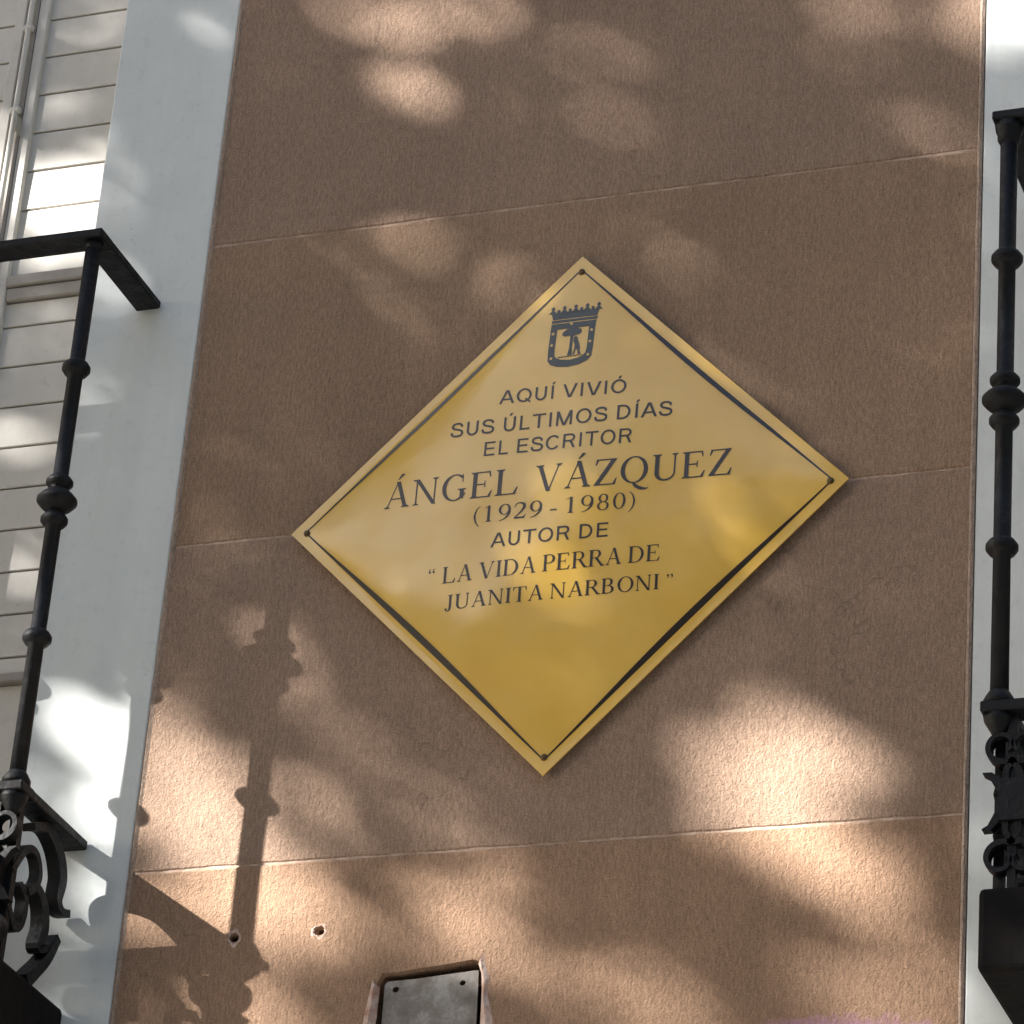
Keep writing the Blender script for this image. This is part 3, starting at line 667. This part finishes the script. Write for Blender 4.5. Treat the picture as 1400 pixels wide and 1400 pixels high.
def hD(): return ([rect(.10, 0, .10 + K, 1), rect(.10 + K, 0, .44, K * .92), rect(.10 + K, 1 - K * .92, .44, 1)] + arc(.43, .5, .45, .5, K, K * .92, -90, 90, 26), .98)
def hE(): return ([rect(.10, 0, .10 + K, 1), rect(.10 + K, 0, .78, K * .92), rect(.10 + K, .455, .72, .455 + K * .88), rect(.10 + K, 1 - K * .92, .77, 1)], .86)
def hC(): return (arc(.51, .5, .455, .515, K, K * .92, 38, 322, 36), .98)
def hR(): return ([rect(.10, 0, .10 + K, 1), rect(.10 + K, 1 - K * .92, .58, 1), rect(.10 + K, .43, .58, .43 + K * .9)] + arc(.56, .715, .29, .285, K, K * .92, -90, 90, 20) + diag(.80, 0, .60, .45, K * 1.15), .95)
H = {'A': hA, 'O': hO, 'Q': hQ, 'U': hU, 'I': hI, 'V': hV, 'S': hS, 'L': hL, 'T': hT, 'M': hM, 'D': hD, 'E': hE, 'C': hC, 'R': hR}
ACC = {'Á': 'A', 'Í': 'I', 'Ó': 'O', 'Ú': 'U'}
def sans(text, u0, u1, v0, v1, cap): serif(text, u0, u1, v0, v1, cap, .36, H, .07)
def serif(text, u0, u1, v0, v1, cap, sp=.38, face=None, track=.02):
    x = 0; polys = []; word = []; wi = 0
    for ch in text:
        if ch == ' ': x += sp; wi += 1; continue
        acc = ch in ACC
        g, adv = (face or G)[ACC.get(ch, ch)]()
        polys += [[(x + a, b_) for a, b_ in p] for p in g]
        if acc and face: q = x + adv / 2; polys.append([(q - .06, 1.08), (q + .04, 1.08), (q + .17, 1.27), (q + .01, 1.27)])
        elif acc: polys.append([(x + .50, 1.10), (x + .56, 1.10), (x + .78, 1.30), (x + .64, 1.32)])
        x += adv + track; word += [wi] * (len(polys) - len(word))
    xs = [a for p in polys for a, _ in p]; x0, x1 = min(xs), max(xs)
    for wd in sorted(set(word)):
        bm = bmesh.new()
        for i, p in enumerate(polys):
            if word[i] != wd: continue
            vs = []
            for a, b_ in p:
                s = (a - x0) / (x1 - x0)
                vs.append(bm.verts.new(on_face(u0 + (u1 - u0) * s, v0 + (v1 - v0) * s + b_ * cap, .0003 + .000006 * (i % 37))))
            bm.faces.new(vs)
        me = bpy.data.meshes.new('lettering')
        bm.normal_update()
        for f in bm.faces:
            if f.normal.y > 0: f.normal_flip()
        bmesh.ops.translate(bm, verts=bm.verts, vec=-PC); bm.to_mesh(me); bm.free(); me.materials.append(M['ink'])
        link(bpy.data.objects.new('lettering', me), plq)
sans('AQUÍ VIVIÓ', -.0882, .0690, .1433, .1405, .0185)
sans('SUS ÚLTIMOS DÍAS', -.1463, .1271, .1047, .1040, .0195)
sans('EL ESCRITOR', -.1008, .0804, .0737, .0720, .0192)
serif('ÁNGEL  VÁZQUEZ', -.2224, .2025, .0184, .0177, .0345, sp=.27)
serif('(1929 - 1980)', -.1065, .0900, -.0145, -.0145, .0205, sp=.22)
sans('AUTOR DE', -.0827, .0600, -.0487, -.0495, .0185)
serif('“ LA VIDA PERRA DE', -.1572, .1233, -.0890, -.0855, .0210, sp=.30)
serif('JUANITA NARBONI ”', -.1337, .1402, -.1235, -.1215, .0190, sp=.30)

# --- city crest: crown, shield border with stars, tree and bear, as dark enamel
bm = bmesh.new()
def flat(pts, lift=.0004):
    vs = [bm.verts.new(on_face(a, b_, lift)) for a, b_ in pts]; f = bm.faces.new(vs)
def rot(pts): return pts
L_ = lambda p, q, t: (p[0] + (q[0] - p[0]) * t, p[1] + (q[1] - p[1]) * t)
so_ = [(-.0315, .2430), (-.0325, .2100), (-.0322, .1960), (-.0285, .1900), (-.0200, .1862), (-.0060, .1845), (.0080, .1862), (.0175, .1905), (.0222, .1965), (.0235, .2100), (.0243, .2430)]
si_ = [(-.0235, .2385), (-.0245, .2100), (-.0243, .2020), (-.0215, .1985), (-.0150, .1955), (-.0050, .1942), (.0050, .1955), (.0115, .1985), (.0148, .2020), (.0158, .2100), (.0163, .2385)]
for k in range(len(so_) - 1): flat([so_[k], so_[k + 1], si_[k + 1], si_[k]])
flat([(-.0315, .2432), (-.0235, .2387), (.0163, .2387), (.0243, .2432), (.0248, .2470), (-.0312, .2470)], .00042)
# crown: two bands and five fleurons
flat([(-.0310, .2482), (.0255, .2482), (.0262, .2520), (-.0315, .2520)])
flat([(-.0300, .2530), (.0250, .2530), (.0275, .2625), (-.0325, .2625)], .00042)
for k in range(5):
    x = -.0310 + k * .0143; flat([(x - .0052, .2618), (x + .0052, .2618), (x + .0012, .2665), (x + .0026, .2690), (x, .2722), (x - .0026, .2690), (x - .0012, .2665)], .00046)
for k in range(4):
    x = -.0238 + k * .0143; flat([(x - .002, .2620), (x + .002, .2620), (x + .0017, .2668), (x - .0017, .2668)], .00044)
# strawberry tree
flat([(-.0160, .2335), (-.0165, .2300), (-.0120, .2275), (-.0080, .2285), (-.0040, .2262), (.0010, .2285), (.0050, .2290), (.0078, .2320), (.0070, .2360), (.0020, .2385), (-.0040, .2392), (-.0110, .2378)], .00043)
flat([(-.0060, .2275), (-.0025, .2275), (-.0030, .2120), (-.0022, .2005), (-.0080, .2005), (-.0062, .2120)], .00045)
# bear standing against the trunk
flat([(-.0020, .2250), (.0008, .2268), (.0028, .2250), (.0040, .2210), (.0058, .2160), (.0072, .2100), (.0070, .2060), (.0088, .2010), (.0050, .2008), (.0042, .2060), (.0022, .2090), (.0016, .2060), (.0002, .2010), (-.0014, .2012), (.0000, .2080), (.0004, .2140), (-.0012, .2190), (-.0022, .2205), (-.0012, .2218)], .00047)
flat([(-.0200, .1998), (.0110, .2000), (.0108, .1990), (-.0195, .1985)], .00044)
bm.normal_update()
for f in bm.faces:
    if f.normal.y > 0: f.normal_flip()
bmesh.ops.triangulate(bm, faces=bm.faces)
me = bpy.data.meshes.new('crest'); bmesh.ops.translate(bm, verts=bm.verts, vec=-PC); bm.to_mesh(me); bm.free(); me.materials.append(M['emblem'])
crest = link(bpy.data.objects.new('crest', me), plq)
bm = bmesh.new()
for (x, z) in ((-.0281, .2330), (-.0286, .2170), (-.0278, .1985), (-.0060, .2450), (.0200, .2330), (.0193, .2170), (.0182, .1985)):
    pts = []
    for k in range(10):
        r = .0027 if k % 2 == 0 else .0012; t = PI / 2 + PI * k / 5; pts.append((x + r * math.cos(t), z + r * math.sin(t)))
    vs = [bm.verts.new(on_face(a, b_, .0007)) for a, b_ in pts]; bm.faces.new(vs)
bm.normal_update()
for f in bm.faces:
    if f.normal.y > 0: f.normal_flip()
bmesh.ops.triangulate(bm, faces=bm.faces)
me = bpy.data.meshes.new('star'); bmesh.ops.translate(bm, verts=bm.verts, vec=-PC); bm.to_mesh(me); bm.free(); me.materials.append(M['enamel'])
link(bpy.data.objects.new('star_row', me), crest)

# ------------------------------------------------------------------ street trees (out of frame: the first dapples the wall, some added for reflection and shade)
GAPS = [(0.277, 3.412, 0.075, 0.05, 0, 1.8), (0.345, 3.365, 0.045, 0.024, -25, 0.3), (0.225, 3.445, 0.045, 0.034, 0, 0.35), (0.308, 3.315, 0.058, 0.03, 0, 1.2), (0.39, 3.275, 0.05, 0.03, -25, 0.45), (0.40, 3.165, 0.075, 0.04, 0, 0.42), (-0.118, 3.262, 0.052, 0.036, 0, 0.8), (-0.024, 3.255, 0.075, 0.03, -20, 0.55), (-0.079, 3.307, 0.026, 0.026, 0, 0.2), (-0.462, 3.49, 0.036, 0.05, 0, 0.95), (-0.41, 3.42, 0.06, 0.042, 0, 0.6), (-.36, 3.375, .05, .05, 0, .3), (-.33, 3.30, .04, .035, 0, .45), (-0.277, 3.44, 0.05, 0.05, 0, 0.35), (-0.295, 3.523, 0.037, 0.028, 0, 0.25), (-0.2, 3.478, 0.036, 0.037, 0, 0.25), (-0.262, 3.252, 0.06, 0.02, 0, 1.0), (-0.288, 3.296, 0.036, 0.036, 0, 0.5), (-0.414, 3.367, 0.055, 0.037, 0, 0.7), (-0.424, 3.305, 0.046, 0.027, 0, 0.6), (-0.122, 3.408, 0.053, 0.037, 0, 0.2), (-0.222, 3.335, 0.071, 0.036, 0, 0.25), (-0.277, 4.492, 0.07, 0.024, -10, 0.7), (-0.341, 4.526, 0.031, 0.029, 0, 0.5), (-0.179, 4.493, 0.08, 0.02, 0, 0.4), (-0.267, 4.38, 0.036, 0.022, 0, 0.85), (0.046, 4.299, 0.024, 0.015, 0, 0.2), (-0.41, 4.284, 0.018, 0.018, 0, 0.3), (-0.057, 4.423, 0.118, 0.033, 0, 0.15), (0.298, 4.425, 0.056, 0.022, 0, 0.3), (-0.233, 4.118, 0.059, 0.032, 30, 0.3), (-0.278, 4.187, 0.02, 0.025, 0, 0.04), (-0.555, 3.515, 0.056, 0.018, 0, 0.7), (-0.560, 3.472, 0.042, 0.032, 0, 0.9), (-0.534, 3.404, 0.024, 0.028, 40, 0.7), (-0.527, 3.316, 0.006, 0.013, 0, 0.5), (-0.718, 4.315, 0.064, 0.032, 0, 1), (-0.685, 4.266, 0.042, 0.028, 0, 0.9), (-0.805, 4.344, 0.015, 0.046, 0, 1), (-0.737, 4.197, 0.064, 0.034, 0, 0.75), (-0.768, 4.267, 0.027, 0.034, 0, 0.8), (-0.711, 3.949, 0.022, 0.017, 0, 0.7), (-0.681, 3.914, 0.012, 0.017, 0, 0.4), (-0.723, 3.837, 0.02, 0.023, 0, 0.55), (-0.705, 3.735, 0.028, 0.014, 0, 0.65), (-0.73, 4.593, 0.027, 0.012, 30, 0.6), (-0.64, 4.592, 0.022, 0.012, 0, 0.7), (-0.544, 4.571, 0.021, 0.007, 0, 0.5), (-0.706, 4.414, 0.015, 0.016, 0, 0.3), (-0.711, 4.085, 0.052, 0.022, 0, 0.3), (-0.593, 3.808, 0.018, 0.014, 0, 0.2), (0.52, 4.362, 0.027, 0.042, 0, 0.8), (0.506, 4.396, 0.036, 0.027, 0, 0.8), (0.531, 4.235, 0.011, 0.012, 0, 0.2), (-0.415, 3.735, 0.03, 0.02, 0, 0.22), (-0.26, 3.693, 0.03, 0.02, 0, 0.1), (-.43, 3.27, .04, .02, 0, .7), (-.34, 3.165, .06, .04, 0, .55), (-.45, 3.2, .02, .03, 0, .4), (-.3, 3.60, .04, .02, 0, .12), (-.57, 4.50, .02, .012, 0, .12), (-.62, 4.30, .016, .012, 0, .15), (-.53, 4.28, .014, .012, 0, .2), (-.60, 4.42, .02, .01, 20, .12), (-.52, 4.38, .012, .02, 0, .18), (0.127, 3.148, 0.06, 0.03, 0, 0.5), (-0.135, 3.155, 0.052, 0.026, 0, 0.1), (-0.427, 3.251, 0.007, 0.005, 0, 0.6), (-0.362, 3.16, 0.023, 0.009, 0, 0.5), (-0.257, 3.162, 0.053, 0.026, 0, 0.35), (0.507, 3.151, 0.012, 0.033, 0, 0.7), (0.039, 3.576, 0.027, 0.019, 0, 0.12)]  # sun patches placed by hand; the first crown is shaped to let them through
GAPS = [(x - .097, z + .083, a, b_, r, m) if x < -.662 and not (-.665 < x and z > 4.5) else (x, z, a, b_, r, m) for x, z, a, b_, r, m in GAPS]
GP = [(x, z, 1 / (a * 1.06 + .003), 1 / (b_ * 1.06 + .003), math.cos(math.radians(r)), math.sin(math.radians(r)), m) for x, z, a, b_, r, m in GAPS]
def openness(x, z):
    """share of sunlight the crown lets through towards the wall point (x, z): hand-placed sun patches that its leaves are thinned to"""
    if -1.15 < x < 1.1 and 2.95 < z < 4.75:
        T = .018
        for gx, gz, ia, ib, c, s, m in GP:
            dx, dz = x - gx, z - gz
            if abs(dx) > .25 or abs(dz) > .25: continue
            p = (dx * c + dz * s) * ia; q = (-dx * s + dz * c) * ib; d = p * p + q * q
            if d < 6: T += m * math.exp(-d * d * .55)
        k = noise.noise(Vector((x * 19, z * 27, 8.1)))                       # noise breaks the sun patches into finer flecks
        T *= max(.25, min(1.3, 1.0 + 1.5 * k)) if T < 1.1 else 1
        T += .12 * max(0, noise.noise(Vector((x * 6.5, z * 10.5, 1.9))) - .12) # crown thinned a bit more for faint light mottling
        return min(T, 1)
    n_ = noise.noise(Vector((x * 2.6, z * 4.2, 3.3)))
    return .02 + .9 * max(0, n_ - .12) * 2.2
SS = -SUN          # direction the light travels
def crown(center, radii, count, lam0, steer, seed, rmin=.023, rmax=.039):
    rnd = random.Random(seed); V = []; F = []
    cx, cy, cz = center
    for _ in range(count):
        while True:
            a, b_, c = rnd.uniform(-1, 1), rnd.uniform(-1, 1), rnd.uniform(-1, 1); d = a * a + b_ * b_ + c * c
            if d < 1: break
        p = Vector((cx + a * radii[0], cy + b_ * radii[1], cz + c * radii[2]))
        if d > .74 and noise.noise(p * 1.3) < (d - .74) * 1.6 - .12: continue      # ragged outline
        if steer:
            t = -p.y / SS.y; w = p + SS * t; T = openness(w.x, w.z)
            if rnd.random() > min(1, -math.log(max(T, 1e-3)) / lam0): continue
        elif noise.noise(p * .9) < -.12: continue
        r = rnd.uniform(rmin, rmax)
        n_ = Vector((rnd.gauss(0, 1), rnd.gauss(0, 1), rnd.gauss(0, 1) + .6)).normalized()
        u = n_.orthogonal().normalized(); u.rotate(Matrix.Rotation(rnd.uniform(0, 6.28), 3, n_)); v = n_.cross(u)
        k = len(V)
        for (x, y) in ((-1.15, 0), (-.5, .62), (.35, .55), (1.2, 0), (.35, -.55), (-.5, -.62)):
            V.append(p + u * (x * r) + v * (y * r) + n_ * (abs(y) * r * .25))
        F.append((k, k + 1, k + 2, k + 3)); F.append((k, k + 3, k + 4, k + 5))
    return V, F
def tree(label, base, cc, radii, count, lam0, steer, seed):
    t = thing('street_tree', label, 'tree', base, 'street trees along the kerb')
    rnd = random.Random(seed)
    bm = bmesh.new(); x, y, z = base; fork = Vector((x + .05, y, z + 3.9))
    tube(bm, [(x, y, z - .1), (x, y, z + .15), (x + .03, y, z + 1.5), (x - .02, y + .02, z + 2.8), fork], [.26, .2, .17, .155, .14], 14)
    obj('trunk', bm, M['bark'], t, True)
    for k in range(7):
        best = None
        for _ in range(60 if steer else 1):      # keep the try that blocks the fewest hand-placed sun patches
            a = 2 * PI * k / 7 + rnd.uniform(-.45, .45); f = rnd.uniform(.4, .75)
            q = Vector((cc[0] + radii[0] * f * math.cos(a), cc[1] + radii[1] * f * math.sin(a), cc[2] + rnd.uniform(-.7, 1) * radii[2] * .5))
            m1 = fork.lerp(q, .4) + Vector((0, 0, .35)); m2 = fork.lerp(q, .75) + Vector((0, 0, .25)); cost = 0
            for A_, B_ in ((fork, m1), (m1, m2), (m2, q)):
                for i in range(12):
                    p = A_.lerp(B_, i / 12); w = p + SS * (-p.y / SS.y); cost += openness(w.x, w.z) if -1 < w.x < 1.1 and 2.95 < w.z < 4.75 else 0
            if best is None or cost < best[0]: best = (cost, q, m1, m2)
        _, q, m1, m2 = best
        bm = bmesh.new(); tube(bm, [fork - Vector((0, 0, .05)), m1, m2, q], [.085, .05, .03, .012], 8); obj('limb', bm, M['bark'], t, True)
    V, F = crown(cc, radii, count, lam0, steer, seed) if steer else crown(cc, radii, count, lam0, steer, seed, .05, .08)
    me = bpy.data.meshes.new('leaves'); b0 = Vector(base)
    me.from_pydata([tuple(v - b0) for v in V], [], F); me.materials.append(M['leaf'])
    o = link(bpy.data.objects.new('leaves', me), t); o['kind'] = 'stuff'
    return t
c0 = Vector((-.13, 0, 3.86)) + SUN * 6.5
tree('leafy street tree standing left of the plaque wall, throwing dappled shade on it', (c0.x - .3, c0.y - .35, 0), tuple(c0), (2.6, 1.75, 2.0), 80000, 5.1, True, 11)
tree('unseen leafy tree added across the road, opposite the plaque, to break up its reflection', (-3.2, -12.9, 0), (-3.2, -12.0, 8.6), (2.6, 2.4, 2.4), 16000, 1, False, 23)  # added so its crown breaks up the reflection in the plaque
tree('leafy street tree across the road, opposite the right balcony', (4.5, -12.9, 0), (4.5, -12.4, 7.8), (2.6, 2.4, 2.4), 12000, 1, False, 29)

tree('unseen leafy tree added on the near kerb, right of the plaque, to shade the pavement', (5.2, -3.9, 0), (5.2, -3.7, 6.9), (2.5, 1.9, 2.0), 9000, 1, False, 31)  # added to shade the pavement and cut its bounce light
tree('unseen leafy tree added on the near kerb, far left beyond the first, to shade the pavement', (-11.2, -3.9, 0), (-11.2, -3.7, 6.9), (2.5, 1.9, 2.0), 9000, 1, False, 37)  # also added to keep sun off the pavement and lower the bounce

# ------------------------------------------------------------------ building across the street (out of frame)
ob = thing('apartment_building', 'ochre apartment building across the street with rows of tall windows', 'building', (0, -16, 0))
obj('wall', box(-16, 16, -24, -16.0, -.1, 10.6), M['ochre'], ob)
obj('cornice', box(-16.2, 16.2, -24.2, -15.7, 10.602, 10.9, bev=.05), M['white'], ob)
obj('roof', box(-16, 16, -24, -16, 10.902, 11.2), M['rust'], ob)
w0 = None
for fl in range(3):
    for k in range(10):
        x = -13.5 + 3 * k; z = 1.0 + 3.3 * fl
        if w0 is None:
            w0 = obj('window', box(x - .6, x + .6, -15.998, -15.93, z, z + 2.2, bev=.01), M['white'], ob)
            p0 = obj('pane', box(x - .48, x + .48, -15.929, -15.92, z + .1, z + 2.1), M['glass'], w0); wx, wz = x, z
        else:
            q = copy_tree(w0, ob); q.location = (w0.location.x + x - wx, w0.location.y, w0.location.z + z - wz)
